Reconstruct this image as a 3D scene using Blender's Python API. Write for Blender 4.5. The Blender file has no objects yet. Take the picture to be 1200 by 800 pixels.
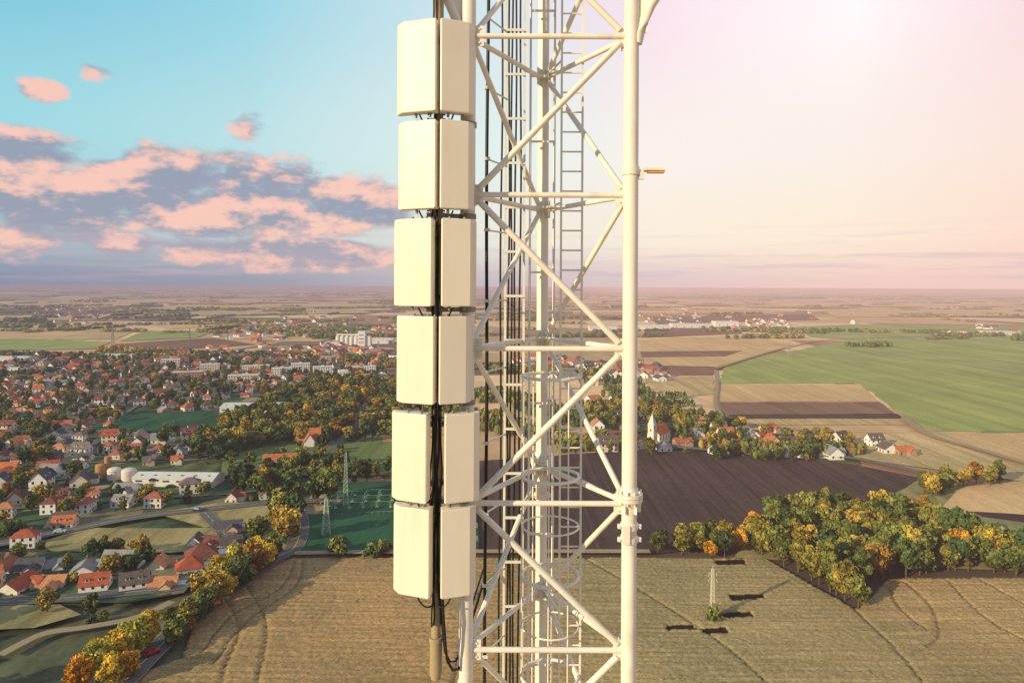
import bpy, math, random
import numpy as np
from mathutils import Vector, Matrix, noise
random.seed(7); rng=np.random.default_rng(7)
scene=bpy.context.scene
H=100.0; FPX=800.0; ROLL=math.radians(0.28)
cr,sr=math.cos(ROLL),math.sin(ROLL)
def G(px,py):
    """survey table: bearing / dip of a landmark seen from the mast -> ground x,y in metres"""
    u=px-600.0; v=py-335.0
    uu=u*cr+v*sr; vv=-u*sr+v*cr
    return (uu*H/vv, FPX*H/vv)
def GP(pts): return [G(*p) for p in pts]
def lin(r,g,b):
    f=lambda c:(c/255/12.92 if c/255<=0.04045 else ((c/255+0.055)/1.055)**2.4)
    return (f(r),f(g),f(b),1.0)
def inpoly(x,y,poly):
    c=False; n=len(poly); j=n-1
    for i in range(n):
        xi,yi=poly[i]; xj,yj=poly[j]
        if (yi>y)!=(yj>y) and x<(xj-xi)*(y-yi)/(yj-yi)+xi: c=not c
        j=i
    return c
# ------------------------------------------------------------------ node helpers
class NT:
    def __init__(s,nt): s.nt=nt; s.n=nt.nodes; s.l=nt.links
    def new(s,t,**k):
        n=s.n.new(t)
        for a,b in k.items(): setattr(n,a,b)
        return n
    def put(s,inp,v):
        if isinstance(v,bpy.types.NodeSocket): s.l.new(v,inp)
        elif v is not None: inp.default_value=v
    def m(s,op,a,b=None,c=None,clamp=False):
        n=s.new('ShaderNodeMath',operation=op,use_clamp=clamp)
        s.put(n.inputs[0],a); s.put(n.inputs[1],b); s.put(n.inputs[2],c)
        return n.outputs[0]
    def mix(s,f,a,b,mode='MIX'):
        n=s.new('ShaderNodeMix',data_type='RGBA',blend_type=mode)
        s.put(n.inputs[0],f); s.put(n.inputs[6],a); s.put(n.inputs[7],b)
        return n.outputs[2]
    def ramp(s,f,stops,interp='LINEAR'):
        n=s.new('ShaderNodeValToRGB'); r=n.color_ramp; r.interpolation=interp
        while len(r.elements)<len(stops): r.elements.new(0.5)
        for e,(p,c) in zip(r.elements,stops): e.position=p; e.color=c
        s.put(n.inputs[0],f); return n.outputs[0]
    def rng(s,v,a,b,c=0.0,d=1.0,smooth=False):
        n=s.new('ShaderNodeMapRange',clamp=True)
        if smooth: n.interpolation_type='SMOOTHSTEP'
        for i,x in enumerate((v,a,b,c,d)): s.put(n.inputs[i],x)
        return n.outputs[0]
    def xyz(s,x,y,z):
        n=s.new('ShaderNodeCombineXYZ'); s.put(n.inputs[0],x); s.put(n.inputs[1],y); s.put(n.inputs[2],z); return n.outputs[0]
    def noise(s,vec,scale,detail=3,rough=0.5,out=0):
        n=s.new('ShaderNodeTexNoise'); s.put(n.inputs['Vector'],vec)
        n.inputs['Scale'].default_value=scale; n.inputs['Detail'].default_value=detail; n.inputs['Roughness'].default_value=rough
        return n.outputs[out]
    def mapping(s,vec,rot=0,scale=(1,1,1)):
        n=s.new('ShaderNodeMapping'); s.put(n.inputs[0],vec); n.inputs['Rotation'].default_value=(0,0,rot); n.inputs['Scale'].default_value=scale
        return n.outputs[0]
# painted aerial perspective: emission colour mixed into landscape shaders by position on the plain
hz=bpy.data.node_groups.new('painted_haze','ShaderNodeTree')
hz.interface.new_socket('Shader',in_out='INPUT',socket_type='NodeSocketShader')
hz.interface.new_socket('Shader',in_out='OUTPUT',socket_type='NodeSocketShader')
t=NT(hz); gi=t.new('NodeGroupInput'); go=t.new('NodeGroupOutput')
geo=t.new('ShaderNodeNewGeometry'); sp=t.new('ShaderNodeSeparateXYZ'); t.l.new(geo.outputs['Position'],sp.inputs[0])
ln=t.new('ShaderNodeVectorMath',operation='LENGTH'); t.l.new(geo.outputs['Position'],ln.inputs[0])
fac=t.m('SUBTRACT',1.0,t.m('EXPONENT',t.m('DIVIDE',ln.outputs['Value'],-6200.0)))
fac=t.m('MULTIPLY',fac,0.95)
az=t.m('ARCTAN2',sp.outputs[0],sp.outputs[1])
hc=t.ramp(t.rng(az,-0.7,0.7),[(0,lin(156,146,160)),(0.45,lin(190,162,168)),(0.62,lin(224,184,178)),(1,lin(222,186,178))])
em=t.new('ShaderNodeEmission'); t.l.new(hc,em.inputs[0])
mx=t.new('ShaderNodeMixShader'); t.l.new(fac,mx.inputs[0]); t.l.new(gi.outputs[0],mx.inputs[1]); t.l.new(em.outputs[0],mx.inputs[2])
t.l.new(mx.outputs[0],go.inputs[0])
def mat(name,fn,rough=0.8,haze=True,metal=0.0,spec=0.3,gloss=False):
    m=bpy.data.materials.new(name); m.use_nodes=True; nt=m.node_tree; nt.nodes.clear(); t=NT(nt)
    try: m.cycles.emission_sampling='NONE'
    except Exception as e: print(e)
    out=t.new('ShaderNodeOutputMaterial')
    col=fn(t) if callable(fn) else fn
    if haze and not gloss:
        b=t.new('ShaderNodeBsdfDiffuse'); t.put(b.inputs[0],col)
    else:
        b=t.new('ShaderNodeBsdfPrincipled')
        t.put(b.inputs['Base Color'],col); b.inputs['Roughness'].default_value=rough; b.inputs['Metallic'].default_value=metal
        b.inputs['Specular IOR Level'].default_value=spec
    sh=b.outputs[0]
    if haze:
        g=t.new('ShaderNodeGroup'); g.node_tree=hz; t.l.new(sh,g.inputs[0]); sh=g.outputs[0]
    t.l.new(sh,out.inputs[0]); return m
def pos(t): return t.new('ShaderNodeNewGeometry').outputs['Position']
# ------------------------------------------------------------------ mesh builder
class MB:
    def __init__(s): s.v=[]; s.f=[]; s.mi=[]; s.sm=[]
    def add(s,vs,fs,mi=0,sm=False):
        o=len(s.v); s.v+= [tuple(p) for p in vs]
        for f in fs: s.f.append(tuple(i+o for i in f)); s.mi.append(mi); s.sm.append(sm)
    def tube(s,p,q,r,r2=None,n=10,mi=0,caps=True):
        p=Vector(p); q=Vector(q); d=(q-p)
        if d.length<1e-6: return
        d.normalize(); a=Vector((0,0,1)) if abs(d.z)<0.9 else Vector((1,0,0))
        x=d.cross(a).normalized(); y=d.cross(x); r2=r if r2 is None else r2
        vs=[]
        for c,rr in ((p,r),(q,r2)):
            for i in range(n):
                w=2*math.pi*i/n; vs.append(c+x*math.cos(w)*rr+y*math.sin(w)*rr)
        s.add(vs,[(i,(i+1)%n,n+(i+1)%n,n+i) for i in range(n)],mi,n>5)
        if caps: s.add(vs,[tuple(range(n))[::-1],tuple(range(n,2*n))],mi,False)
    def path(s,pts,r,n=8,mi=0,closed=False):
        pts=[Vector(p) for p in pts]; N=len(pts); vs=[]
        for i,p in enumerate(pts):
            a=pts[(i-1)%N] if (closed or i>0) else p; b=pts[(i+1)%N] if (closed or i<N-1) else p
            d=(b-a).normalized(); up=Vector((0,0,1)) if abs(d.z)<0.95 else Vector((0,1,0))
            x=d.cross(up).normalized(); y=d.cross(x)
            for k in range(n):
                w=2*math.pi*k/n; vs.append(p+x*math.cos(w)*r+y*math.sin(w)*r)
        fs=[]
        for i in range(N if closed else N-1):
            j=(i+1)%N
            for k in range(n): fs.append((i*n+k,i*n+(k+1)%n,j*n+(k+1)%n,j*n+k))
        s.add(vs,fs,mi,True)
        if not closed: s.add(vs,[tuple(range(n)),tuple(range((N-1)*n,N*n))],mi)
    def box(s,c,d,mi=0,rz=0.0):
        cx,cy,cz=c; x,y,z=d[0]/2,d[1]/2,d[2]/2; co,si=math.cos(rz),math.sin(rz); vs=[]
        for a in (-1,1):
            for b in (-1,1):
                for e in (-1,1):
                    vs.append((cx+a*x*co-b*y*si,cy+a*x*si+b*y*co,cz+e*z))
        s.add(vs,[(0,1,3,2),(4,6,7,5),(0,4,5,1),(2,3,7,6),(0,2,6,4),(1,5,7,3)],mi)
    def prism(s,poly,z0,z1,mi=0,bev=0.0):
        n=len(poly)
        if bev:
            cx=sum(p[0] for p in poly)/n; cy=sum(p[1] for p in poly)/n
            sh=[((p[0]-cx)*(1-bev*4)+cx,(p[1]-cy)*(1-bev*4)+cy) for p in poly]
            rings=[(sh,z0),(poly,z0+bev),(poly,z1-bev),(sh,z1)]
        else: rings=[(poly,z0),(poly,z1)]
        vs=[(p[0],p[1],z) for r,z in rings for p in r]; fs=[]
        for k in range(len(rings)-1):
            for i in range(n): fs.append((k*n+i,k*n+(i+1)%n,(k+1)*n+(i+1)%n,(k+1)*n+i))
        fs.append(tuple(range(n))[::-1]); fs.append(tuple(range((len(rings)-1)*n,len(rings)*n)))
        s.add(vs,fs,mi)
    def mesh(s,name,mats):
        me=bpy.data.meshes.new(name); me.from_pydata(s.v,[],s.f)
        for m in mats: me.materials.append(m)
        me.polygons.foreach_set('material_index',s.mi); me.polygons.foreach_set('use_smooth',s.sm); me.update(); return me
    def build(s,name,mats,parent=None):
        return place(name,s.mesh(name,mats),parent=parent)
def place(name,me,loc=(0,0,0),rz=0.0,sc=(1,1,1),parent=None):
    o=bpy.data.objects.new(name,me); scene.collection.objects.link(o)
    o.location=loc; o.rotation_euler=(0,0,rz); o.scale=sc if isinstance(sc,tuple) else (sc,sc,sc)
    if parent: o.parent=parent
    return o
def empty(name,loc=(0,0,0)):
    o=bpy.data.objects.new(name,None); scene.collection.objects.link(o); o.location=loc; o.empty_display_size=0.5; return o
# ================================================================== MATERIALS
def paint_fn(c1,c2,sc=3):
    def f(t):
        p=pos(t); a=t.noise(p,sc,4,0.6); b=t.noise(t.mapping(p,0,(6,6,0.7)),1.5,3,0.6)
        k=t.m('MULTIPLY',t.rng(a,0.35,0.75),t.rng(b,0.3,0.8))
        return t.mix(k,c1,c2)
    return f
m_white=mat('white_tower_paint',paint_fn((.80,.75,.66,1),(.54,.49,.40,1)),0.35,False)
m_galv=mat('galvanised_steel',paint_fn((.70,.68,.62,1),(.50,.49,.45,1),9),0.5,False)
m_panel=mat('radome_fibreglass',paint_fn((.78,.71,.59,1),(.67,.60,.48,1),1.5),0.35,False)
m_panelback=mat('panel_back_aluminium',(.35,.34,.32,1),0.5,False,metal=0.4)
m_black=mat('black_cable_rubber',(.018,.017,.016,1),0.45,False)
m_pole=mat('weathered_pole',paint_fn((.36,.28,.17,1),(.20,.15,.09,1),12),0.6,False)
m_bracket=mat('bracket_steel',(.28,.25,.20,1),0.5,False,metal=0.5)
m_amber=mat('amber_lamp_housing',(.75,.42,.12,1),0.3,False)
# ================================================================== TOWER
tower=empty('lattice_telecom_tower')
D=8.4; S=D/FPX
XL,XR=-0.551,1.455; LB=(XL,D); RB=(XR,D); BB=((XL+XR)/2,D+(XR-XL)*0.866)
levels=[104.95,103.07,101.12,99.23,97.33,95.53]
while levels[-1]>2.2: levels.append(levels[-1]-1.885)
b=MB()
for (x,y) in (LB,RB): b.tube((x,y,0),(x,y,105.2),0.093,n=24)
b.tube((BB[0],BB[1],0),(BB[0],BB[1],105.2),0.085,n=24)
b.build('legs',[m_white],tower)
b=MB()
faces3=[(LB,RB,0),(LB,BB,1),(RB,BB,0)]
R=0.040
for fi,(A,Bq,ph) in enumerate(faces3):
    A=Vector((*A,0)); Bv=Vector((*Bq,0)); dirn=(Bv-A).normalized()
    nrm=Vector((dirn.y,-dirn.x,0))
    a=A+dirn*0.09; c=Bv-dirn*0.09
    for i,z in enumerate(levels):
        near=z>85
        n=12 if near else 5
        b.tube((a.x,a.y,z),(c.x,c.y,z),R*0.85,n=n,caps=False)
        if near:
            for e,sg in ((A,1),(Bv,-1)):
                g=e+dirn*sg*0.135
                ang=math.atan2(dirn.y,dirn.x)
                b.box((g.x,g.y,z),(0.11,0.014,0.25),0,ang)
                for bz in (-.085,.085):
                    b.box((g.x,g.y,z+bz),(0.022,0.04,0.022),0,ang)
        if i<len(levels)-1:
            z2=levels[i+1]
            topA=(i%2==0) if fi in (0,2) else (i%2==1)
            p=(a,c) if topA else (c,a)
            d=(p[1]-p[0]).normalized()*0.05
            b.tube((p[0].x+d.x,p[0].y+d.y,z-0.08),(p[1].x-d.x,p[1].y-d.y,z2+0.08),R if fi==0 else R*.9,n=n,caps=True)
b.build('bracing',[m_white],tower)
# flanged splices
b=MB()
for (x,y) in (LB,RB,BB):
    for k in range(0,6):
        z=97.42-k*5.655
        b.tube((x,y,z-0.045),(x,y,z-0.003),0.165,n=28); b.tube((x,y,z+0.003),(x,y,z+0.045),0.165,n=28)
        b.tube((x,y,z+0.045),(x,y,z+0.12),0.125,0.095,n=24); b.tube((x,y,z-0.13),(x,y,z-0.045),0.095,0.13,n=24)
        for i in range(10):
            w=2*math.pi*i/10; bx,by=x+.14*math.cos(w),y+.14*math.sin(w)
            b.tube((bx,by,z-0.085),(bx,by,z+0.085),0.014,n=6)
        for i in range(6):
            w=2*math.pi*i/6; b.box((x+.115*math.cos(w),y+.115*math.sin(w),z-.12),(.06,.01,.14),0,w)
        for dz in (-.36,-.52):
            b.tube((x,y,z+dz-.035),(x,y,z+dz+.035),0.108,n=24)
            b.box((x-.12,y-.02,z+dz),(.05,.04,.05)); b.box((x+.12,y-.02,z+dz),(.05,.04,.05))
            b.tube((x-.125,y-.08,z+dz),(x-.125,y+.05,z+dz),.01,n=6); b.tube((x+.125,y-.08,z+dz),(x+.125,y+.05,z+dz),.01,n=6)
        b.box((x-.05,y-.112,z-.44),(.08,.03,.22))
b.build('flange_joints',[m_white],tower)
# platform brackets flaring out near the top
b=MB()
cxm,cym=(XL+XR)/2,D+0.58
for (x,y) in (LB,RB,BB):
    o=Vector((x-cxm,y-cym,0)).normalized()
    if (x,y)!=BB: o=Vector((math.copysign(0.97,x-cxm),-0.24,0))
    pts=[Vector((x,y,102.98))+o*0.07]
    for s_,dz in ((.10,.12),(.15,.28),(.23,.45),(.34,.62),(.50,.85),(.72,1.15)): pts.append(Vector((x,y,102.98+dz))+o*s_)
    b.path(pts,0.062,12)
    b.box((x+o.x*.12,y+o.y*.12,103.35),(.16,.014,.5),0,math.atan2(o.y,o.x))
    e=pts[-1]; b.tube((x,y,104.6),(e.x+o.x*.2,e.y+o.y*.2,104.6),.05,n=10)
b.build('platform_brackets',[m_white],tower)
# ladder and safety cage
b=MB(); LY=9.35; x1,x2=0.668,0.955
b.box((x1,LY,52),(0.026,0.05,104)); b.box((x2,LY,52),(0.026,0.05,104))
z=104.0
while z>60:
    b.tube((x1,LY,z),(x2,LY,z),0.012,n=8,caps=False); z-=0.27
for k in range(28):
    if k==1: continue
    z=98.77-.68*k
    pts=[(0.54+0.39*math.cos(w),LY-0.02+0.39*math.sin(w),z) for w in np.linspace(0,2*math.pi,33)[:-1]]
    b.path(pts,0.023 if k%2==0 else .013,8,closed=True)
for w in (2.2,3.0,3.8,4.6,5.3):
    x,y=0.54+0.39*math.cos(w),LY-0.02+0.39*math.sin(w)
    b.tube((x,y,75),(x,y,98.8),0.011,n=6)
for z in levels[:14]:
    b.tube((x1,LY,z+.02),(BB[0]+.02,BB[1]-.05,z+.02),0.016,n=6); b.tube((x2,LY,z+.02),(1.12,9.0,z+.02),0.016,n=6)
b.build('ladder_with_cage',[m_white],tower)
b=MB()
for (x,y,r) in ((0.255,9.85,.017),(0.61,10.0,.020)):
    b.tube((x,y,0),(x,y,104.6),r,n=10)
zz=104
while zz>85:
    b.box((0.43,9.93,zz),(0.38,0.02,0.03)); zz-=0.95
b.build('service_pipes',[m_white],tower)
# cable tray
b=MB(); CY=9.6
for x in (-0.095,0.165): b.box((x,CY,52),(0.032,0.05,104),0)
zz=104.2
while zz>80:
    b.box((0.035,CY-.04,zz),(0.29,0.02,0.035),0)
    zz-=0.62
for i in range(5):
    x=[-.155,-.05,-.012,.04,.11][i]
    pts=[(x+0.010*math.sin(z*1.3+i*2),CY-0.02+0.004*math.sin(z*3+i),z) for z in np.arange(70,104.9,0.45)]
    b.path(pts,0.0135,8,1)
pts=[(-0.335+0.008*math.sin(z*1.1),9.05,z) for z in np.arange(70,104.9,0.5)]
b.path(pts,0.022,8,1)
zz=104.5
while zz>85:
    b.box((-0.335,9.05,zz),(.075,.065,.04),0); b.tube((-0.335,9.07,zz),(-0.08,CY,zz),.012,n=6,mi=0); zz-=0.94
b.build('cable_tray',[m_galv,m_black],tower)
# side obstruction lamp arm
b=MB(); za=100+(335-200)*S
b.tube((XR+.08,D-.02,za),(XR+.2,D-.04,za),0.018,n=8)
b.box((XR+.27,D-.04,za+.012),(.26,.14,.03),0); b.box((XR+.30,D-.04,za-.016),(.20,.10,.022),1)
b.box((XR+.125,D-.03,za-.06),(.06,.05,.09),0); b.tube((XR,D,za-.05),(XR,D,za+.05),.108,n=20)
b.build('warning_lamp_arm',[m_white,m_amber],tower)
b=MB()
for (x,y) in (LB,RB,BB): b.prism([(x-.5,y-.5),(x+.5,y-.5),(x+.5,y+.5),(x-.5,y+.5)],0,0.35)
b.build('foundation_pads',[m_galv],tower)
# ================================================================== PANEL ANTENNAS
ant=empty('panel_antenna_array')
PX,PY=-0.895,8.22
b=MB(); b.tube((PX,PY,95.75),(PX,PY,104.6),0.058,n=18); b.tube((PX,PY,95.32),(PX,PY,95.76),0.074,n=18)
b.tube((PX,PY,95.28),(PX,PY,95.33),0.06,n=18); b.tube((PX,PY,95.73),(PX,PY,95.78),0.085,n=18)
b.build('mounting_pole',[m_pole],ant)
rows=[(25,132,463,511,516,556),(142,245,464,511,516,556),(257,359,460,507,518,559),(371,473,464,510,516,554),(485,588,458,502,523,564),(595,698,461,506,519,560)]
PD=7.98
pb=MB(); bk=MB()
for ri,(yt,yb,la,lb,ra,rb) in enumerate(rows):
    zt=100+(335-yt)*PD/FPX; zb=100+(335-yb)*PD/FPX
    s1=PD/FPX
    for side in (-1,1):
        if side<0: xo,xi=(la-600)*s1-.03,(lb-600)*s1
        else: xo,xi=(rb-600)*s1+.0,(ra-600)*s1
        w=abs(xi-xo); yaw=0.36+0.05*math.sin(ri*2.1+side)
        yi=PD-0.10
        sg=side
        def P(a,c):
            return (xi+sg*(a*math.cos(yaw))+sg*(-c*math.sin(yaw)*0.35), yi+a*math.sin(yaw)+c*math.cos(yaw))
        L=w/math.cos(yaw)
        ch=.10 if side<0 else .085
        out=[P(0.014,0),P(L-ch,0),P(L-.012,0.085),P(L-.0,0.17),P(0,0.17),P(0,0.014)]
        if side<0: out=out[::-1]
        pb.prism(out,zb,zt,0,0.012)
        o2=[P(0.05,0.172),P(L-.05,0.172),P(L-.05,0.215),P(.05,0.215)]
        if side<0:o2=o2[::-1]
        bk.prism(o2,zb+.06,zt-.06,1)
        for zc in (zb+.16,zt-.16):
            c=P(L*.45,.23); bk.tube((c[0],c[1],zc),(PX,PY,zc),0.02,n=6,mi=0)
            bk.box((c[0],c[1]-.01,zc),(.12,.05,.07),0)
        for zc,dz in ((zb,-.05),(zt,.03)):
            for a in (.10,.28):
                c=P(a,.1); bk.tube((c[0],c[1],zc),(c[0],c[1],zc+dz),.017,n=8,mi=0)
    for zc in (zb+.16,zt-.16):
        bk.tube((PX,PY,zc-.035),(PX,PY,zc+.035),.085,n=14,mi=0)
    for zc in (zb-.05,):
        bk.tube((PX,PY,zc),(XL,D,zc),0.028,n=8,mi=0); bk.tube((XL,D,zc-.03),(XL,D,zc+.03),.108,n=20,mi=0)
        bk.box((PX-.02,PY-.03,zc),(.22,.06,.05),0)
pb.build('radome_panels',[m_panel],ant); bk.build('mounting_brackets',[m_bracket,m_panelback],ant)
cb=MB()
for i in range(6):
    ph=i*1.7; x0=PX+(-.045+.018*i); y0=PY-0.08-.012*(i%3)
    ztop=[103.9,103.9,102.0,100.9,99.7,98.6][i]
    pts=[(x0+.020*math.sin(z*2.3+ph)+.012*math.sin(z*6.1+ph),y0+.012*math.cos(z*3+ph),z) for z in np.arange(96.35 if i%2 else 95.95,ztop,0.08)]
    cb.path(pts,0.0105,8)
for ri,(yt,yb,la,lb,ra,rb) in enumerate(rows):
    zb=100+(335-yb)*PD/FPX
    for sg in (-1,1):
        for j in range(2):
            a=Vector((PX+sg*(.10+.1*j),PD+.02,zb-.02)); e=Vector((PX+sg*.03,PY-.08,zb+.12-.3*j))
            mid=(a+e)/2+Vector((0,-.02,-.10-.03*j))
            pts=[a*(1-u)**2+mid*2*u*(1-u)+e*u*u for u in np.linspace(0,1,9)]
            cb.path(pts,0.010,6)
pts=[(PX+.08,PY-.09,96.35),(PX+.10,PY-.09,96.0),(PX+.12,PY-.06,95.7),(PX+.14,PY-.02,95.5),(PX+.20,PY+.03,95.36),(PX+.26,PY+.1,95.33),(PX+.33,PY+.25,95.42),(PX+.4,PY+.6,95.7),(PX+.55,PY+1.2,96.0)]
cb.path(pts,0.018,8); cb.path([(p[0]-.03,p[1]+.02,p[2]+.09) for p in pts],0.012,8)
cb.build('feeder_cables',[m_black],ant)
# ================================================================== GROUND
def ground_fn(t):
    p=pos(t); sp=t.new('ShaderNodeSeparateXYZ'); t.l.new(p,sp.inputs[0]); x,y=sp.outputs[0],sp.outputs[1]
    vor=t.new('ShaderNodeTexVoronoi',feature='F1'); t.l.new(t.mapping(p,0.25,(1/1100,1/1900,1)),vor.inputs['Vector']); vor.inputs['Scale'].default_value=1
    sc=t.new('ShaderNodeSeparateColor'); t.l.new(vor.outputs['Color'],sc.inputs[0]); r,g,bb=sc.outputs
    ang=t.m('MULTIPLY_ADD',r,0.8,-0.4); ca=t.m('COSINE',ang); sa=t.m('SINE',ang)
    u=t.m('ADD',t.m('MULTIPLY',x,ca),t.m('MULTIPLY',y,sa)); v=t.m('SUBTRACT',t.m('MULTIPLY',y,ca),t.m('MULTIPLY',x,sa))
    sel=t.m('GREATER_THAN',g,0.72)
    us=t.m('DIVIDE',u,t.m('MULTIPLY_ADD',bb,380,220)); vs=t.m('DIVIDE',v,t.m('MULTIPLY_ADD',g,260,110))
    us2=t.m('DIVIDE',u,t.m('MULTIPLY_ADD',bb,50,35)); vs2=t.m('DIVIDE',v,400.0)
    fu=t.m('FLOOR',t.m('ADD',t.m('MULTIPLY',us,t.m('SUBTRACT',1,sel)),t.m('MULTIPLY',us2,sel)))
    fv=t.m('FLOOR',t.m('ADD',t.m('MULTIPLY',vs,t.m('SUBTRACT',1,sel)),t.m('MULTIPLY',vs2,sel)))
    wn=t.new('ShaderNodeTexWhiteNoise'); t.l.new(t.xyz(fu,fv,t.m('MULTIPLY',r,37.0)),wn.inputs['Vector'])
    c=t.ramp(wn.outputs['Value'],[(0,(.56,.36,.20,1)),(.14,(.34,.21,.13,1)),(.26,(.13,.17,.07,1)),(.34,(.68,.46,.26,1)),(.5,(.22,.14,.10,1)),(.6,(.44,.31,.17,1)),(.7,(.12,.09,.07,1)),(.76,(.70,.50,.29,1)),(.9,(.22,.26,.11,1)),(.95,(.38,.22,.13,1))],'CONSTANT')
    n1=t.noise(t.mapping(p,0.3,(.03,.004,1)),1,3,0.6); n2=t.noise(p,0.05,3,.6)
    k=t.m('MULTIPLY',t.rng(n1,.25,.75,.8,1.2),t.rng(n2,.3,.7,.85,1.12))
    return t.mix(1.0,c,t.xyz(k,k,k),'MULTIPLY')
m_ground=mat('farmland_patchwork',ground_fn,0.95)
b=MB(); E=90000; b.add([(-E,-E,0),(E,-E,0),(E,E,0),(-E,E,0)],[(0,1,2,3)]); b.build('ground',[m_ground])
def field_mat(name,c,rot=0.3,row=(0.02,0.5),c2=None,amp=0.3):
    c2=c2 or tuple(v*0.72 for v in c[:3])+(1,)
    def f(t):
        p=pos(t); a=t.noise(t.mapping(p,rot,(row[1],row[0],1)),1,3,0.65); g=t.noise(p,0.012,4,0.6); h=t.noise(p,0.7,2,0.7)
        col=t.mix(t.rng(g,.35,.68),c,c2)
        k=t.m('MULTIPLY',t.rng(a,.3,.7,1-amp,1+amp),t.rng(h,.3,.7,.85,1.15))
        return t.mix(1.0,col,t.xyz(k,k,k),'MULTIPLY')
    return mat(name,f,0.95)
F_tan=field_mat('stubble',(.62,.42,.21,1),0.1,(.004,.15),(.50,.34,.17,1),.15)
F_tan2=field_mat('dry_grass',(.54,.39,.20,1),-.4,(.01,.25),(.40,.31,.15,1))
F_green=field_mat('winter_wheat',(.33,.36,.12,1),0.05,(.003,.06),(.24,.29,.095,1),.2)
F_green2=field_mat('meadow',(.13,.19,.065,1),0.5,(.01,.1),(.17,.18,.07,1),.25)
F_dark=field_mat('ploughed_soil',(.066,.046,.045,1),0.35,(.008,.4),(.10,.068,.056,1),.3)
F_brown=field_mat('harrowed_soil',(.26,.155,.11,1),0.0,(.004,.12),(.18,.11,.08,1),.2)
F_dgreen=field_mat('dark_grass',(.028,.10,.055,1),0.2,(.02,.1),(.04,.095,.045,1),.3)
F_scrub=field_mat('scrub_grass',(.06,.085,.05,1),0.9,(.03,.08),(.17,.15,.08,1),.45)
F_dry3=field_mat('rough_pasture',(.22,.21,.095,1),0.2,(.02,.12),(.36,.28,.13,1),.35)
fz=[0.05]
def sheet(name,pts,m,world=False):
    P=pts if world else GP(pts); fz[0]+=0.035; z=fz[0]
    Q=[]
    for i in range(len(P)):
        a=Vector(P[i]); c=Vector(P[(i+1)%len(P)]); L=(c-a).length; k=max(1,min(24,int(L/14))); n=Vector((-(c-a).y,(c-a).x)).normalized()
        for j in range(k):
            p=a+(c-a)*j/k; Q.append(p+(n*random.uniform(-.8,.8)*(1+L/900) if j else Vector((0,0))))
    b=MB(); b.add([(q.x,q.y,z) for q in Q],[tuple(range(len(Q)))]); return b.build(name,[m])
def vg(t):
    p=pos(t)
    v=t.new('ShaderNodeTexVoronoi'); v.inputs['Scale'].default_value=1; t.l.new(t.mapping(p,0.35,(1/15,1/26,1)),v.inputs['Vector'])
    s=t.new('ShaderNodeSeparateColor'); t.l.new(v.outputs['Color'],s.inputs[0])
    c=t.ramp(s.outputs[0],[(0,(.065,.105,.055,1)),(.3,(.11,.13,.06,1)),(.5,(.055,.085,.05,1)),(.66,(.20,.175,.10,1)),(.8,(.085,.15,.06,1)),(.9,(.30,.24,.16,1))],'CONSTANT')
    n=t.noise(p,.12,4,.65); k=t.rng(n,.3,.7,.6,1.35); return t.mix(1.0,c,t.xyz(k,k,k),'MULTIPLY')
m_vg=mat('village_gardens',vg,0.95)
village=[(-900,250),(-330,250),(-95,262),(-95,330),(-100,520),(-120,700),(-180,900),(-380,960),(-900,900)]
sheet('village_ground',village,m_vg,True)
village2=[G(690,492),G(700,535),G(860,542),G(1010,545),G(1000,522),G(860,500),G(780,480),G(700,478)]
sheet('village_ground',village2,m_vg,True)
sheet('village_ground',[(-560,110),(-60,110),(-95,262),(-330,256),(-560,256)],F_scrub,True)
sheet('green_field',[(850,424),(935,410),(1000,398),(1400,396),(1400,508),(1095,505),(1060,490),(1020,458),(1000,449),(843,450)],F_green)
sheet('green_field',[(930,383),(1000,380),(1400,384),(1400,398),(1010,400),(950,395)],F_green)
sheet('stubble_field',[(843,451),(1008,450),(1028,470),(843,470)],F_tan)
sheet('brown_field',[(843,471),(1030,471),(1056,489),(850,489)],F_brown)
sheet('stubble_field',[(850,490),(1058,490),(1068,498),(870,498)],F_tan2)
sheet('ploughed_field',[(853,486),(1052,485),(1060,491),(858,491)],F_dark)
sheet('stubble_field',[(750,398),(880,393),(930,404),(840,430),(755,428)],F_tan)
sheet('brown_field',[(750,412),(870,411),(850,418),(752,419)],F_brown)
sheet('brown_field',[(750,429),(838,431),(835,440),(755,440)],F_brown)
sheet('stubble_field',[(755,443),(835,441),(838,462),(768,468)],F_tan2)
sheet('stubble_field',[(1000,510),(1100,508),(1260,522),(1400,560),(1400,600),(1180,562),(1000,538)],F_tan2)
sheet('stubble_field',[(1105,509),(1400,505),(1400,560),(1200,545)],F_tan)
sheet('ploughed_field',[(560,541),(700,531),(870,530),(1000,545),(1085,562),(1090,580),(1000,610),(880,636),(770,650),(560,650)],F_dark)
sheet('stubble_field',[(1095,600),(1120,572),(1200,565),(1400,580),(1400,640),(1200,612)],F_tan)
sheet('ploughed_field',[(1130,600),(1400,618),(1400,640),(1200,622)],F_dark)
sheet('meadow',[(1085,560),(1130,570),(1100,600),(1400,640),(1400,680),(860,655),(880,630),(1000,608)],F_dry3)
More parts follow.
